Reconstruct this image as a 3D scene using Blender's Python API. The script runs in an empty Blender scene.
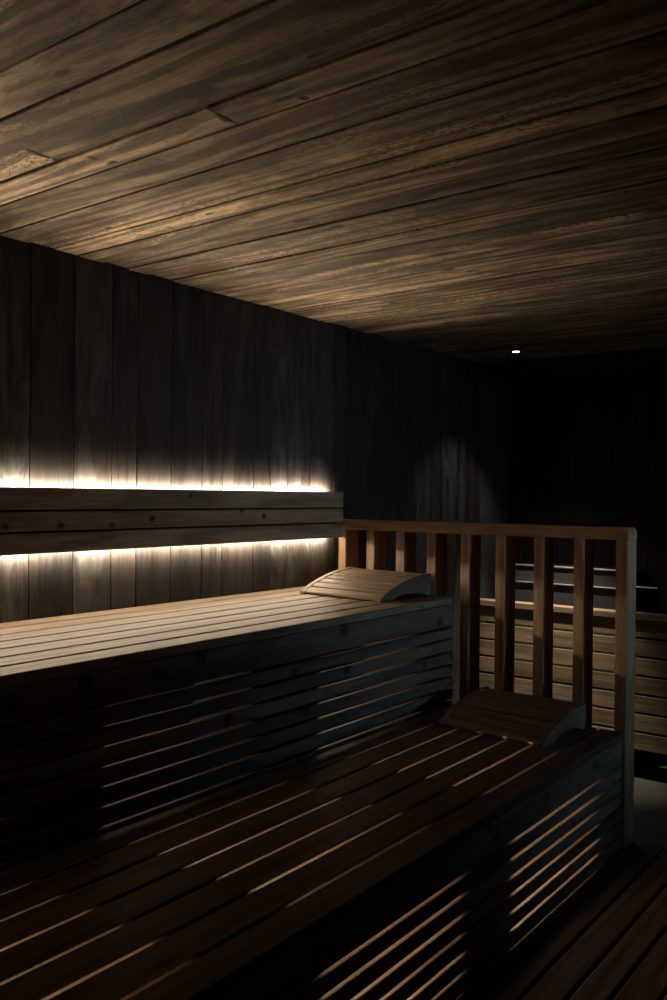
import bpy, bmesh, math, random
from mathutils import Vector, Matrix
random.seed(11)
S = bpy.context.scene
COL = S.collection

# ------------------------------------------------------------------ camera
F, YAW, PITCH, ROLL = 877.36, 0.648299, -0.005245, 0.009626
fw = Vector((-math.sin(YAW)*math.cos(PITCH), math.cos(YAW)*math.cos(PITCH), math.sin(PITCH)))
rt = fw.cross(Vector((0, 0, 1))).normalized(); up = rt.cross(fw)
c_, s_ = math.cos(ROLL), math.sin(ROLL)
r2 = c_*rt + s_*up; u2 = -s_*rt + c_*up
cd = bpy.data.cameras.new('camera'); cam = bpy.data.objects.new('camera', cd); COL.objects.link(cam)
M = Matrix((r2, u2, -fw)).transposed().to_4x4(); M.translation = Vector((2.26, 0, 1.354))
cam.matrix_world = M
cd.sensor_fit = 'VERTICAL'; cd.sensor_height = 36; cd.lens = 36*F/1000; cd.clip_start = .02
S.camera = cam

# ------------------------------------------------------------------ world, exposure, light levels
w = bpy.data.worlds.new('world'); S.world = w; w.use_nodes = True
w.node_tree.nodes['Background'].inputs[0].default_value = (.25, .45, .8, 1)
w.node_tree.nodes['Background'].inputs[1].default_value = .02
S.view_settings.view_transform = 'Standard'; S.view_settings.look = 'None'
S.view_settings.exposure = 0; S.view_settings.gamma = 1; S.view_settings.use_curve_mapping = False
LED_UP, LED_DOWN, LED_WALL, BENCH_TOP, BENCH_FRONT, HALO, BEAM, ADDED_WINDOW = 14.5, 14.5, 40.0, 32.0, 6.0, 9.0, 300.0, 1.9
WARM = (1, .80, .56); WARM2 = (1, .70, .45); COOL = (.40, .70, 1)

def area(name, loc, direction, sx, sy, power, color, xaxis=(0, 1, 0), spread=180):
    d = bpy.data.lights.new(name, 'AREA'); d.shape = 'RECTANGLE'; d.size = sx; d.size_y = sy
    d.energy = power; d.color = color; d.spread = math.radians(spread)
    o = bpy.data.objects.new(name, d); COL.objects.link(o)
    z = -Vector(direction).normalized(); x = Vector(xaxis).normalized(); y = z.cross(x).normalized(); x = y.cross(z)
    m = Matrix((x, y, z)).transposed().to_4x4(); m.translation = Vector(loc); o.matrix_world = m
    return o
# cool light from the right, supplied through an added, unseen window
area('added_cool_light', (3.72, 2.7, 1.08), (-1, .02, .08), .7, .5, ADDED_WINDOW, COOL, spread=48)

# ------------------------------------------------------------------ materials
def nodes(name):
    m = bpy.data.materials.new(name); m.use_nodes = True
    nt = m.node_tree; b = nt.nodes['Principled BSDF']
    return m, nt, b
def N(nt, t, **k):
    n = nt.nodes.new(t)
    for a, v in k.items(): setattr(n, a, v)
    return n
def math_(nt, op, a, b=None, c=None, clamp=False):
    n = N(nt, 'ShaderNodeMath', operation=op, use_clamp=clamp)
    for i, v in enumerate((a, b, c)):
        if v is None: continue
        if isinstance(v, (int, float)): n.inputs[i].default_value = v
        else: nt.links.new(v, n.inputs[i])
    return n.outputs[0]
def vmath(nt, op, a, b=None):
    n = N(nt, 'ShaderNodeVectorMath', operation=op)
    for i, v in enumerate((a, b)):
        if v is None: continue
        if isinstance(v, (tuple, Vector)): n.inputs[i].default_value = v
        else: nt.links.new(v, n.inputs[i])
    return n.outputs[1] if op in ('LENGTH', 'DISTANCE') else n.outputs[0]
def mix(nt, f, a, b, mode='MIX'):
    n = N(nt, 'ShaderNodeMix', data_type='RGBA', blend_type=mode)
    for i, v in ((0, f), (6, a), (7, b)):
        if isinstance(v, (int, float)): n.inputs[i].default_value = v
        elif isinstance(v, tuple): n.inputs[i].default_value = (*v, 1)
        else: nt.links.new(v, n.inputs[i])
    return n.outputs[2]
def ramp(nt, f, lo, hi, a=0., b=1.):
    n = N(nt, 'ShaderNodeMapRange', clamp=True, interpolation_type='SMOOTHSTEP')
    nt.links.new(f, n.inputs[0])
    for i, v in enumerate((lo, hi, a, b)): n.inputs[i+1].default_value = v
    return n.outputs[0]
def noise(nt, v, scale, detail=4, rough=.6, dist=0):
    n = N(nt, 'ShaderNodeTexNoise'); nt.links.new(v, n.inputs['Vector'])
    n.inputs['Scale'].default_value = scale; n.inputs['Detail'].default_value = detail
    n.inputs['Roughness'].default_value = rough; n.inputs['Distortion'].default_value = dist
    return n.outputs[0]

def wood(name, dark, light, tone=(.7, 1.2), rough=.6, bump=.3, knot=.5, weather=None, spots=(), saw=0, coat=0, knotcol=None):
    """gc attribute: x along the board, y across, z through; rnd: one random number per board"""
    m, nt, b = nodes(name)
    at = N(nt, 'ShaderNodeAttribute', attribute_name='gc').outputs['Vector']
    rn = N(nt, 'ShaderNodeAttribute', attribute_name='rnd').outputs['Fac']
    # annual rings, bent by low noise, as long flames along the board
    lowv = vmath(nt, 'MULTIPLY', at, (.7, 5, 5))
    low = noise(nt, lowv, 1, 2, .5)
    sep = N(nt, 'ShaderNodeSeparateXYZ'); nt.links.new(at, sep.inputs[0])
    ring = math_(nt, 'ADD', math_(nt, 'MULTIPLY', sep.outputs[1], 34), math_(nt, 'MULTIPLY', low, 9))
    ring = math_(nt, 'SINE', math_(nt, 'MULTIPLY', ring, 3.5))
    ring = ramp(nt, ring, -.2, 1)
    fine = noise(nt, vmath(nt, 'MULTIPLY', at, (7, 110, 110)), 1, 5, .75)
    mid = noise(nt, vmath(nt, 'MULTIPLY', at, (1.6, 30, 30)), 1, 6, .7)
    f = math_(nt, 'ADD', math_(nt, 'MULTIPLY', fine, .65), math_(nt, 'MULTIPLY', mid, .5))
    f = math_(nt, 'SUBTRACT', f, math_(nt, 'MULTIPLY', ring, .24 if saw else .13))
    f = ramp(nt, f, .36, .68)
    c = mix(nt, f, dark, light)
    t = N(nt, 'ShaderNodeMapRange'); nt.links.new(rn, t.inputs[0]); t.inputs[3].default_value = tone[0]; t.inputs[4].default_value = tone[1]
    tc = N(nt, 'ShaderNodeCombineColor')
    for i in range(3): nt.links.new(t.outputs[0], tc.inputs[i])
    c = mix(nt, 1., c, tc.outputs[0], 'MULTIPLY')
    if weather:
        p = noise(nt, vmath(nt, 'MULTIPLY', at, (3, 12, 12)), 1, 5, .7, .6)
        sel = math_(nt, 'FRACT', math_(nt, 'MULTIPLY', rn, 7.31))
        p = math_(nt, 'MULTIPLY', ramp(nt, p, .42, .7), ramp(nt, sel, .45, .8))
        c = mix(nt, p, c, weather)
    if saw:
        bl = ramp(nt, noise(nt, vmath(nt, 'MULTIPLY', at, (2.6, 8, 8)), 1, 6, .7, .4), .40, .60, .38, 1.05)
        bc = N(nt, 'ShaderNodeCombineColor')
        for i in range(3): nt.links.new(bl, bc.inputs[i])
        c = mix(nt, 1., c, bc.outputs[0], 'MULTIPLY')
        sp = noise(nt, vmath(nt, 'MULTIPLY', at, (55, 150, 150)), 1, 3, .7)
        pa = ramp(nt, noise(nt, vmath(nt, 'MULTIPLY', at, (1.6, 5, 5)), 1, 3), .46, .58)
        c = mix(nt, math_(nt, 'MULTIPLY', pa, ramp(nt, sp, .48, .60)), c, tuple(x*.5 for x in dark))
    kc = knotcol or tuple(x*.18 for x in dark)
    # scattered knots
    kv = vmath(nt, 'MULTIPLY', at, (2.2, 9, 9))
    vo = N(nt, 'ShaderNodeTexVoronoi', feature='F1'); nt.links.new(kv, vo.inputs['Vector']); vo.inputs['Scale'].default_value = 1
    vs = N(nt, 'ShaderNodeSeparateColor'); nt.links.new(vo.outputs['Color'], vs.inputs[0])
    has = ramp(nt, vs.outputs[0], 1-knot*.5, 1-knot*.5+.02)
    km = math_(nt, 'MULTIPLY', ramp(nt, math_(nt, 'ADD', vo.outputs['Distance'], math_(nt, 'MULTIPLY', mid, .08)), .11, .17, 1, 0), has)
    c = mix(nt, km, c, kc)
    if spots:
        pos = N(nt, 'ShaderNodeTexCoord').outputs['Object']
        wob = noise(nt, pos, 40, 3, .6)
        acc = None
        for (x, y, z, rx, ry, rz) in spots:
            d = vmath(nt, 'LENGTH', vmath(nt, 'MULTIPLY', vmath(nt, 'SUBTRACT', pos, (x, y, z)), (1/rx, 1/ry, 1/rz)))
            q = ramp(nt, math_(nt, 'ADD', d, math_(nt, 'MULTIPLY', wob, .9)), (.95 if saw else .7), (1.45 if saw else 1.75), 1, 0)
            acc = q if acc is None else math_(nt, 'MAXIMUM', acc, q)
        c = mix(nt, acc, c, kc)
    nt.links.new(c, b.inputs['Base Color'])
    b.inputs['Roughness'].default_value = rough
    b.inputs['Specular IOR Level'].default_value = .35
    h = math_(nt, 'ADD', math_(nt, 'MULTIPLY', fine, .6), math_(nt, 'MULTIPLY', mid, .6))
    if saw:
        sv = noise(nt, vmath(nt, 'MULTIPLY', at, (70, 50, 50)), 1, 3, .6)
        patch = ramp(nt, noise(nt, vmath(nt, 'MULTIPLY', at, (1.5, 4, 4)), 1, 2), .45, .62)
        h = math_(nt, 'ADD', h, math_(nt, 'MULTIPLY', math_(nt, 'MULTIPLY', sv, patch), saw))
    bp = N(nt, 'ShaderNodeBump'); bp.inputs['Strength'].default_value = bump; bp.inputs['Distance'].default_value = .004
    nt.links.new(h, bp.inputs['Height']); nt.links.new(bp.outputs[0], b.inputs['Normal'])
    return m
def plain(name, col, rough=.5, metal=0, var=.15, scale=30, bump=.1):
    m, nt, b = nodes(name)
    pos = N(nt, 'ShaderNodeTexCoord').outputs['Object']
    n = noise(nt, pos, scale, 5, .6)
    c = mix(nt, ramp(nt, n, .3, .7), tuple(x*(1-var) for x in col), tuple(min(1, x*(1+var)) for x in col))
    nt.links.new(c, b.inputs['Base Color']); b.inputs['Roughness'].default_value = rough; b.inputs['Metallic'].default_value = metal
    bp = N(nt, 'ShaderNodeBump'); bp.inputs['Strength'].default_value = bump; bp.inputs['Distance'].default_value = .003
    nt.links.new(n, bp.inputs['Height']); nt.links.new(bp.outputs[0], b.inputs['Normal'])
    return m
def emit(name, col, k):
    m, nt, b = nodes(name)
    b.inputs['Base Color'].default_value = (*col, 1); b.inputs['Emission Color'].default_value = (*col, 1); b.inputs['Emission Strength'].default_value = k
    return m

CEIL_SPOTS = [(x, y, 2.08, rx, ry, .2) for x, y, rx, ry in (
    (1.10, 1.125, .05, .030), (1.075, 1.165, .02, .03), (1.06, 1.225, .012, .03), (1.21, 1.225, .035, .008), (1.24, 1.245, .012, .014),
    (.60, 1.125, .012, .035), (.61, 1.165, .02, .010), (.69, 1.20, .012, .02), (.70, 1.24, .02, .010), (1.35, 1.14, .03, .008),
    (.44, 2.765, .028, .012), (.85, 2.46, .035, .012), (.90, 2.52, .03, .012), (.78, 1.81, .05, .014), (.83, 1.89, .03, .010), (.30, 1.55, .02, .008), (.62, 1.62, .022, .008), (.95, .93, .03, .012))]
M_CEIL = wood('weathered ceiling board', (.085, .060, .038), (.27, .20, .128), (.35, 1.5), .8, 1.0, .5, (.20, .16, .11), CEIL_SPOTS, saw=.7)
M_WALL = wood('dark stained wall plank', (.012, .0085, .006), (.048, .036, .026), (.65, 1.3), .62, .8, .7, (.09, .084, .075))
PK = [(1.342, 1.262, .009), (1.518, 1.262, .008), (1.698, 1.259, .008), (1.854, 1.275, .010), (2.266, 1.298, .008), (2.382, 1.277, .010), (2.02, 1.35, .007)]
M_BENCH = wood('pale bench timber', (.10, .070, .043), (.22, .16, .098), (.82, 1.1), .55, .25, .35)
M_PANEL = wood('backrest timber', (.17, .115, .07), (.36, .25, .15), (.85, 1.1), .55, .25, .3,
               spots=[(.04, y-1.5, z-1.18, .05, r*1.6, r*1.3) for y, z, r in PK])
M_LOW_SHADED = wood('bench timber with painted shade', (.06, .042, .028), (.145, .102, .066), (.82, 1.1), .5, .25, .35)  # bench timber with shade in its colour, offsets light bounced off the ceiling
M_RAIL = wood('warm railing timber', (.22, .125, .068), (.42, .26, .14), (.9, 1.1), .5, .25, .2)
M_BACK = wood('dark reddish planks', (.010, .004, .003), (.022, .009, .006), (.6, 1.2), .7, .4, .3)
M_DECK = wood('dark deck plank', (.065, .047, .038), (.18, .13, .10), (.8, 1.15), .6, .4, .4)
M_CARR = plain('dark carrier timber', (.02, .013, .009), .8)
M_PLASTER = plain('grey plaster', (.08, .08, .08), .9, 0, .2, 8)
M_STONE = plain('grey green floor stone', (.028, .027, .021), .7, 0, .35, 9, .3)
M_BLACK = plain('black enamel', (.004, .004, .0045), .75, 0, .2)
M_STEEL = plain('brushed steel', (.5, .5, .5), .4, 1, .1)
M_ALU = plain('aluminium profile', (.6, .6, .6), .4, 1, .05)
M_LED = emit('warm lit diffuser', (1, .75, .45), 3)
M_LENS = emit('cool lit lens', (.85, .95, 1), 5)

# ------------------------------------------------------------------ mesh helpers
class MB:
    def __init__(s): s.v = []; s.f = []; s.gc = []; s.r = []; s.sm = []
    def _add(s, vs, fs, axis, rnd=None, smooth=False):
        o = len(s.v); r = random.random() if rnd is None else rnd
        off = Vector((random.uniform(0, 40), random.uniform(0, 40), random.uniform(0, 40)))
        oth = [i for i in (0, 1, 2) if i != axis]
        for v in vs:
            s.v.append(tuple(v)); s.gc.append(tuple(Vector((v[axis], v[oth[0]], v[oth[1]]))+off)); s.r.append(r)
        for f in fs: s.f.append([i+o for i in f]); s.sm.append(smooth)
    def board(s, a, b, axis=None, bev=.002, rnd=None):
        a = list(a); b = list(b)
        for i in range(3):
            if a[i] > b[i]: a[i], b[i] = b[i], a[i]
        d = [b[i]-a[i] for i in range(3)]
        if axis is None: axis = d.index(max(d))
        bm = bmesh.new(); bmesh.ops.create_cube(bm, size=1)
        for v in bm.verts: v.co = Vector([(a[i]+b[i])/2 + v.co[i]*d[i] for i in range(3)])
        e = min(bev, min(d)*.3)
        if e > 0: bmesh.ops.bevel(bm, geom=bm.edges[:], offset=e, segments=2, profile=.5, affect='EDGES')
        bm.verts.index_update()
        s._add([v.co.copy() for v in bm.verts], [[v.index for v in f.verts] for f in bm.faces], axis, rnd); bm.free()
    def prism(s, prof, frm, to, axis_dir, grain=0, rnd=None, close=True):
        """prof: list of (u,v) mapped by frm(u,v,t) with t in (frm..to)"""
        n = len(prof); vs = [axis_dir(u, v, frm) for u, v in prof]+[axis_dir(u, v, to) for u, v in prof]
        fs = [[i, (i+1) % n, n+(i+1) % n, n+i] for i in range(n)]
        fs += [list(range(n))[::-1], list(range(n, 2*n))]
        s._add([Vector(v) for v in vs], fs, grain, rnd)
    def cyl(s, c, r, h, axis=2, seg=32, r2=None):
        r2 = r if r2 is None else r2
        vs = []
        for k, (z, q) in enumerate(((0, r), (h, r2))):
            for i in range(seg):
                t = 2*math.pi*i/seg; p = [math.cos(t)*q, math.sin(t)*q, z]
                if axis == 0: p = [p[2], p[0], p[1]]
                if axis == 1: p = [p[0], p[2], p[1]]
                vs.append(Vector(c)+Vector(p))
        fs = [[i, (i+1) % seg, seg+(i+1) % seg, seg+i] for i in range(seg)]+[list(range(seg))[::-1], list(range(seg, 2*seg))]
        s._add(vs, fs, axis)
    def build(s, name, mat, parent=None, origin=None):
        me = bpy.data.meshes.new(name)
        off = Vector((0, 0, 0))
        if parent is not None: off = parent.matrix_world.translation if origin is None else Vector(origin)
        elif origin is not None: off = Vector(origin)
        me.from_pydata([tuple(Vector(v)-off) for v in s.v], [], s.f)
        a = me.attributes.new('gc', 'FLOAT_VECTOR', 'POINT'); a.data.foreach_set('vector', [c for g in s.gc for c in g])
        r = me.attributes.new('rnd', 'FLOAT', 'POINT'); r.data.foreach_set('value', s.r)
        bm = bmesh.new(); bm.from_mesh(me); bmesh.ops.recalc_face_normals(bm, faces=bm.faces[:]); bm.to_mesh(me); bm.free()
        me.materials.append(mat); o = bpy.data.objects.new(name, me); COL.objects.link(o)
        if parent is not None: o.parent = parent
        elif origin is not None: o.location = origin
        return o
def empty(name, label, cat, loc, group=None):
    o = bpy.data.objects.new(name, None); COL.objects.link(o); o.location = loc
    o.matrix_world = Matrix.Translation(loc); o.empty_display_size = .1
    o['label'] = label; o['category'] = cat
    if group: o['group'] = group
    return o
def struct(mb, name, mat):
    o = mb.build(name, mat); o['kind'] = 'structure'; return o

# ------------------------------------------------------------------ room shell
ZC, YB, YF, XR = 2.08, 4.31, -1.0, 3.62
m = MB(); m.board((-.1, YF-.1, -.1), (XR+.1, 4.80, 0), 1, 0); struct(m, 'floor', M_STONE)
# left wall of vertical planks
edges = [1.51, 1.663, 1.808, 1.91, 2.061, 2.208, 2.311, 2.479, 2.579, 2.679, 2.826, 2.983, 3.07]
y = 1.51
while y > YF: y -= random.choice((.10, .15, .15, .13)); edges.insert(0, y)
edges[0] = YF; y = edges[-1]
while y < YB-.12: y += random.choice((.10, .145, .12, .15)); edges.append(min(y, YB))
if edges[-1] < YB: edges.append(YB)
m = MB()
for a, b in zip(edges, edges[1:]): m.board((-.02-random.choice((0, .0, .003)), a+.0012, 0), (0, b-.0012, ZC+.02), 2, .0035)
m.board((-.1, YF, 0), (-.024, YB, ZC+.1), 1, 0, 0.)
struct(m, 'wall_left', M_WALL)
# ceiling boards, running away from the left wall
ce = [.865, .975, 1.085, 1.172, 1.262, 1.40]
y = .865
while y > YF: y -= random.choice((.16, .13, .115)); ce.insert(0, y)
ce[0] = YF; y = 1.40
while y < YB-.12: y += random.choice((.085, .12, .10, .14, .095)); ce.append(min(y, YB))
ce[-1] = YB
m = MB()
for a, b in zip(ce, ce[1:]):
    xs = [0]; x = 0
    x = random.uniform(.9, 2.6)
    if abs(a-1.085) < .01: x = .605
    if abs(a-1.172) < .01: x = 1.065
    if abs(a-1.085) < .01 or abs(a-1.172) < .01: xs.append(x)
    if a > 3: xs.append(x)
    xs.append(XR)
    dz = random.choice((0, 0, .002, .004)); g = .008 if abs(a-1.262) < .01 else .003
    base = random.random()
    for p, q in zip(xs, xs[1:]): m.board((p+.0008, a+g, ZC+dz), (q-.0008, b-.002, ZC+.03), 0, .002)
m.board((0, YF, ZC+.031), (XR, YB, ZC+.1), 0, 0, 0.)
struct(m, 'ceiling', M_CEIL)
# alcove beyond the planked ceiling: dropped soffit, plaster cheek, dark back wall with a frieze
m = MB(); m.board((-.1, YB, 2.035), (XR, YB+.03, 2.18), 0, .001); struct(m, 'trim_1', M_BLACK)
m = MB(); m.board((-.1, YB+.03, 2.04), (XR, 4.80, 2.16), 0, 0); struct(m, 'ceiling_alcove', M_BLACK)
m = MB(); m.board((-.1, YB, 0), (0, 4.66, 2.04), 2, 0); struct(m, 'wall_alcove', M_PLASTER)
m = MB(); zz = 0
for k in range(40):
    a = -.1+k*.1
    if a > XR: break
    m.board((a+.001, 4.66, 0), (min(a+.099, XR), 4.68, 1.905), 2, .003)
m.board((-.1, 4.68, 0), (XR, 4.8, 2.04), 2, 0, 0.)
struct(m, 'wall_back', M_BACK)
m = MB(); m.board((0, 4.64, 1.955), (XR, 4.679, 2.02), 0, .003); struct(m, 'trim_2', M_BACK)
# front and right walls (behind and beside the camera); the right one has an added, unseen window
def plankwall(name, a0, a1, fixed, thick, axis, holes=()):
    m = MB(); a = a0
    while a < a1-.01:
        b = min(a1, a+random.choice((.12, .15, .14)))
        spans = [(0, ZC)]
        for (h0, h1, z0, z1) in holes:
            if b > h0+.02 and a < h1-.02: spans = [(0, z0), (z1, ZC)]
        for z0, z1 in spans:
            if axis == 1: m.board((fixed, a+.001, z0), (fixed+thick, b-.001, z1), 2, .003)
            else: m.board((a+.001, fixed, z0), (b-.001, fixed+thick, z1), 2, .003)
        a = b
    return struct(m, name, M_WALL)
plankwall('wall_front', 0, XR, YF, -.08, 0)
m = MB()
def vplanks(m, y0, y1, z0, z1):
    y = y0
    while y < y1-.01:
        b = min(y1, y+.14); b = y1 if y1-b < .05 else b
        m.board((XR, y+.001, z0), (XR+.08, b-.001, z1), 2, .003); y = b
vplanks(m, YF, 1.98, 0, ZC); vplanks(m, 3.12, 4.80, 0, ZC); vplanks(m, 1.98, 3.12, 0, .55); vplanks(m, 1.98, 3.12, 1.35, ZC)
struct(m, 'wall_right', M_WALL)
m = MB()
for a, b in (((XR-.01, 1.96, .53), (XR+.09, 2.00, 1.37)), ((XR-.01, 3.10, .53), (XR+.09, 3.14, 1.37)), ((XR-.01, 2.0, .53), (XR+.09, 3.10, .57)), ((XR-.01, 2.0, 1.33), (XR+.09, 3.10, 1.37))):
    m.board(a, b)
wf = struct(m, 'added_window_1', M_RAIL)  # unseen window, added to supply the cool light from the right
gm, nt, b = nodes('window glass'); b.inputs['Transmission Weight'].default_value = 1; b.inputs['Roughness'].default_value = 0; b.inputs['IOR'].default_value = 1.02
m = MB(); m.board((XR+.04, 2.0, .57), (XR+.046, 3.10, 1.33), 1, 0); gl = m.build('added_window_glass', gm, wf, (0, 0, 0)); gl['kind'] = 'structure'

# ------------------------------------------------------------------ deck under the benches
deck = empty('timber_deck', 'dark low plank deck running along the foot of the lower bench', 'deck', (1.2, 1, 0))
m = MB(); xs = [0.0]
grooves = [1.306, 1.392, 1.480, 1.560, 1.652, 1.744, 1.836, 1.928, 2.02]
k = 1.306
lo = []
while k > .1: lo.insert(0, k); k -= .092
xs = [0.002]+lo+grooves[1:]
for a, b in zip(xs, xs[1:]): m.board((a+.003, YF+.002, .172), (b-.003, 2.985, .2), 1, .006)
m.build('planks', M_DECK, deck)
m = MB()
for yy in (-.8, 0, .8, 1.6, 2.4, 2.93): m.board((.002, yy-.02, 0), (1.99, yy+.02, .171), 0)
m.build('joists', M_CARR, deck)

# ------------------------------------------------------------------ benches
CARR = [(-.95, -.7), (-.1, .2), (1.01, 1.29), (1.79, 2.09), (2.65, 2.858)]
OPEN = [(-.7, -.1), (.2, 1.01), (1.29, 1.79), (2.09, 2.65)]
Y0, Y1 = YF+.004, 2.864
def bench(name, label, x0, x1, ztop, zbot, gaps, fas_z, slots, wallx, knots_top, knots_fas, led, seat_mat=None):
    t = empty(name, label, 'bench', ((x0+x1)/2, 1.5, zbot))
    m = MB(); xs = [x0]+gaps+[x1]
    for i, (a, b) in enumerate(zip(xs, xs[1:])):
        m.board((a+(.0052 if i else 0), Y0, ztop-.025), (b-(.0052 if i < len(xs)-2 else 0), Y1, ztop), 1, .003)
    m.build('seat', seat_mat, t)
    m = MB(); m.board((x1-.024, Y0, fas_z+.004), (x1, Y1, ztop-.026), 1, .002); m.build('fascia', knots_fas, t)
    m = MB()
    zs = slots+[zbot+.002]
    for a, b in zip(zs, zs[1:]): m.board((x1-.014, Y0, a-.0045), (x1, Y1, b+(.0045 if b > zbot+.01 else 0)), 1, .0025)
    m.build('skirt', knots_fas, t)
    for (a, b) in CARR:
        c = MB(); a2 = 2.545 if led[1] and a > 2.5 else a  # lower bench: last top board lengthened to block glow under the headrest
        c.board((x0+.01, a2, ztop-.06), (x1-.045, b, ztop-.026), 0); c.board((x1-.044, a, zbot), (x1-.0255, b, ztop-.026), 2)
        c.board((x0+.01, a, zbot), (x0+.05, b, ztop-.061), 2)
        for q in (a, b-.02): c.board((x0+.051, q, zbot+.001), (x1-.045, q+.02, ztop-.061), 2)  # partitions added to stop the inner glow leaking past each opening
        c.build('support_frame', M_CARR, t)
    # inner lining that the strip lights, seen through the gaps
    for (a, b) in OPEN:
        l = MB(); l.board((x1-.25, a+.02, ztop-.046), (x1-.20, b-.02, ztop-.028), 1); l.build('led_profile', M_ALU, t)
        area('bench_front_glow', (x1-.26, (a+b)/2, ztop-.19), (1, 0, -.1), b-a-.02, .24, BENCH_FRONT*(b-a)*led[0]*(.5 if led[1] == 0 and a < 2 else 1), WARM2)
        if led[1]: area('bench_top_glow', ((x0+x1)/2+.05, (a+min(b, 2.53))/2, .25), (-.45, 0, 1), min(b, 2.53)-a-.02, .45, BENCH_TOP*(b-a)*led[1], WARM2)
    return t
M_FU = wood('bench front timber', (.072, .050, .035), (.175, .125, .086), (.85, 1.1), .55, .25, .25,
            spots=[(.33, y-1.5, z-.2, .05, r*1.9, r*1.6) for y, z, r in ((1.215, .936, .012), (1.433, .917, .014), (1.033, .917, .013), (1.566, .939, .017), (2.184, .938, .015), (1.777, .895, .008), (1.943, .846, .012), (2.764, .90, .014), (2.196, .816, .012), (2.662, .759, .012), (1.669, .767, .012), (2.0, .72, .011))])
M_FL = wood('lower bench front timber', (.10, .075, .055), (.25, .19, .14), (.85, 1.1), .55, .25, .25,
            spots=[(.316, y-1.5, z-.2, .05, r*1.9, r*1.6) for y, z, r in ((1.961, .525, .014), (2.253, .535, .015), (2.618, .54, .012), (1.92, .552, .010), (2.65, .525, .010), (1.255, .53, .017), (2.45, .41, .010))])
bench('upper_bench', 'tall slatted wooden bench along the plank wall under the glowing backrest', .004, .655, .982, .2,
      [.089, .186, .282, .376, .473, .568], .874, [.874, .829, .783, .737, .692, .646, .600, .555, .509, .463, .418, .372, .327, .281, .236], 0, None, M_FU,
      (.25, 0), M_BENCH)
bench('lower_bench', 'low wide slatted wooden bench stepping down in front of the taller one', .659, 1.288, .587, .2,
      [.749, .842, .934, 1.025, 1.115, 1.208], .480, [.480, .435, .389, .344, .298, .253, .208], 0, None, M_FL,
      (1, 1), M_LOW_SHADED)

# ------------------------------------------------------------------ glowing backrest panel
t = empty('backrest_panel', 'three-board wooden backrest panel on the wall with light glowing behind it', 'backrest', (.1, 1.5, 1.18))
for z0, z1 in ((1.307, 1.368), (1.247, 1.301), (1.184, 1.241)):
    m = MB(); m.board((.114, YF+.05, z0), (.14, 2.867, z1), 1, .003); m.build('board', M_PANEL, t)
m = MB(); m.board((.050, YF+.05, 1.215), (.1135, 2.855, 1.3675), 1); m.build('backing', M_CARR, t)
for yy in (-.6, .3, 1.2, 2.0, 2.75):
    m = MB(); m.board((.001, yy-.02, 1.235), (.0515, yy+.02, 1.31), 0); m.build('bracket', M_CARR, t)
for nm, z, s in (('up', 1.343, 1), ('down', 1.210, -1)):
    m = MB(); m.board((.002, YF+.1, z-.006*s), (.030, 2.935, z-.001*s), 1, 0); m.build('led_profile', M_ALU, t)
L = 2.93-(YF+.12)
YM = (2.93+YF+.12)/2
area('backrest_uplight', (.013, YM, 1.352), (.60, 0, 1), L, .008, LED_UP, WARM, spread=82)
area('backrest_downlight', (.013, YM, 1.200), (.9, 0, -1), L, .008, LED_DOWN, WARM)
area('backrest_wall_wash', (.032, YM, 1.362), (-1, 0, .1), L, .010, LED_WALL, (1, .88, .72), spread=146)
area('backrest_wall_wash', (.032, YM, 1.190), (-1, 0, -.1), L, .010, LED_WALL, (1, .88, .72), spread=146)

# ------------------------------------------------------------------ railing at the bench ends
t = empty('railing', 'wooden baluster railing standing across the ends of both benches', 'railing', (.65, 2.92, .2))
RY0, RY1 = 2.871, 2.966
def rail_profile():
    pts = [(.062, 1.216), (1.294, 1.216)]
    for k in range(7):
        a = math.pi/2*k/6; pts.append((1.294-.018+.018*math.cos(a), 1.256-.018+.018*math.sin(a)))
    return pts+[(.062, 1.256)]
m = MB(); m.prism(rail_profile(), RY0, RY1, lambda u, v, t_: (u, t_, v), 0); m.build('top_rail', M_RAIL, t)
for k in range(8):
    x = (.112, .251, .391, .531, .676, .818, .966, 1.111)[k]; m = MB()
    m.board((x, RY0+.001, .201), (x+.038, RY1-.004, 1.215), 2, .003); m.build('baluster', M_RAIL, t)
m = MB(); m.board((1.256, RY0, .201), (1.294, RY1, 1.2150), 2, .003); m.build('end_post', M_RAIL, t)

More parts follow.
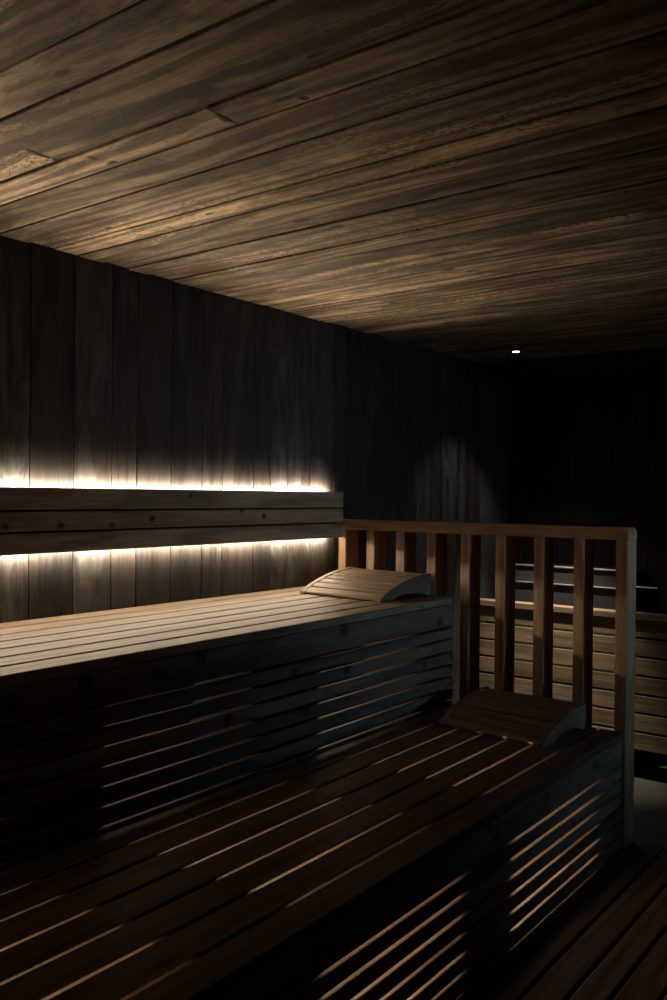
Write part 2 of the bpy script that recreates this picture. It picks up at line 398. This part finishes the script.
# ------------------------------------------------------------------ curved head supports
def headrest(name, label, origin, rot):
    W, Lg, H, R = .385, .303, .084, .020
    t = empty(name, label, 'headrest', (0, 0, 0), 'curved slatted headrests')
    def top(y): u = y/Lg; return .010+(H-.010)*math.sin(math.pi/2*u)**.82
    def bot(y):
        u = (y-.07)/(Lg-.02-.07)
        return 0 if u <= 0 or u >= 1 else .022*math.sin(math.pi*u)**.7
    n = 22
    for sx in (0, W-R):
        prof = [(Lg*i/n, top(Lg*i/n)) for i in range(n+1)]+[(Lg*(n-i)/n, bot(Lg*(n-i)/n)) for i in range(n+1)]
        m = MB()
        vs = [(x, a, b) for x in (sx, sx+R) for a, b in prof]; k = len(prof)
        fs = [[i, (i+1) % k, k+(i+1) % k, k+i] for i in range(k)]
        for i in range(n):
            j = 2*n+1-i
            fs += [[i, i+1, j-1, j], [k+i, k+i+1, k+j-1, k+j]]
        m._add([Vector(v) for v in vs], fs, 1); m.build('side_rail', M_BENCH, t)
    ns = 8; w = Lg/ns
    for i in range(ns):
        m = MB(); y0, y1 = w*i+.004, w*(i+1)-.004
        z0, z1 = top(y0)-.003, top(y1)-.003
        th = .0115 if i else .006
        prof = [(y0, z0), ((y0+y1)/2, top((y0+y1)/2)-.002), (y1, z1), (y1, z1-th), (y0, max(.001, z0-th))]
        m.prism(prof, R+.0005, W-R-.0005, lambda u, v, t_: (t_, u, v), 0); m.build('slat', M_BENCH, t)
    ys = [.02+(Lg-.03)*i/14 for i in range(15)]
    m = MB(); m.prism([(y, max(.004, top(y)-.0155)) for y in ys]+[(y, max(.002, top(y)-.0175)) for y in ys[::-1]], R+.0005, W-R-.0005, lambda u, v, t_: (t_, u, v), 0)
    m.build('backing', M_CARR, t)  # thin liner added under the slats to block bench glow through gaps
    t.location = origin; t.rotation_euler = (0, 0, math.radians(rot)); return t
headrest('head_support', 'curved slatted wooden headrest brightly lit on the upper bench', (.166, 2.562, .9825), -4)
headrest('head_support', 'dark curved slatted wooden headrest lying on the lower bench', (.774, 2.548, .5875), -3.5)

# ------------------------------------------------------------------ heater and its guard in the alcove
t = empty('heater_guard', 'low pale slatted wooden screen seen between the railing balusters', 'screen', (1.2, 4.3, 0))
GY = 4.26
m = MB(); m.board((.004, GY-.012, .768), (2.4, GY+.06, .800), 0, .003); m.build('cap', M_BENCH, t)
for k in range(7):
    z = .765-.0905*k; m = MB()
    m.board((.004, GY, z-.0805), (2.4, GY+.022, z), 0, .003); m.build('slat', M_BENCH, t)
for x in (.05, .8, 1.6, 2.3):
    m = MB(); m.board((x, GY+.023, .0), (x+.045, GY+.058, .767), 2); m.build('post', M_CARR, t)
t = empty('sauna_heater', 'black heater with two thin steel trims behind the slatted screen', 'heater', (.55, 4.5, 0))
m = MB(); m.board((.12, 4.42, .12), (.80, 4.64, .985), 2, .01)
m.build('body', M_BLACK, t)
m = MB(); m.board((.11, 4.408, .985), (.81, 4.4195, .991), 0, .002); m.build('top_trim', M_STEEL, t)
m = MB(); m.board((.11, 4.405, .893), (.80, 4.419, .899), 0, .002); m.build('lower_trim', M_STEEL, t)
for x in (.16, .74):
    m = MB(); m.board((x-.02, 4.45, 0), (x+.02, 4.6, .119), 2); m.build('foot', M_BLACK, t)
m = MB(); m.cyl((.79, 4.40, .912), .004, .14, 0, 12); m.build('handle_bar', M_STEEL, t)

# ------------------------------------------------------------------ recessed downlight
t = empty('ceiling_spotlight', 'small round recessed spotlight shining in the plank ceiling', 'light', (.356, 3.993, 2.08))
m = MB(); m.cyl((.356, 3.993, 2.072), .027, .008, 2, 32); m.build('bezel', M_BLACK, t)
m = MB(); m.cyl((.356, 3.993, 2.070), .017, .004, 2, 32); m.build('lens', M_LENS, t)
def spot(name, energy, size, blend, aim, color):
    d = bpy.data.lights.new(name, 'SPOT'); d.energy = energy; d.spot_size = math.radians(size); d.spot_blend = blend; d.shadow_soft_size = .02; d.color = color
    o = bpy.data.objects.new(name, d); COL.objects.link(o); o.location = (.356, 3.993, 2.062)
    o.rotation_euler = (Vector(aim)-o.location).to_track_quat('-Z', 'Y').to_euler()
spot('spot_beam', BEAM, 44, 1., (.42, 4.25, .5), (1, .86, .66))
spot('spot_halo', HALO, 88, .5, (.356, 3.993, 0), (.85, .93, 1))
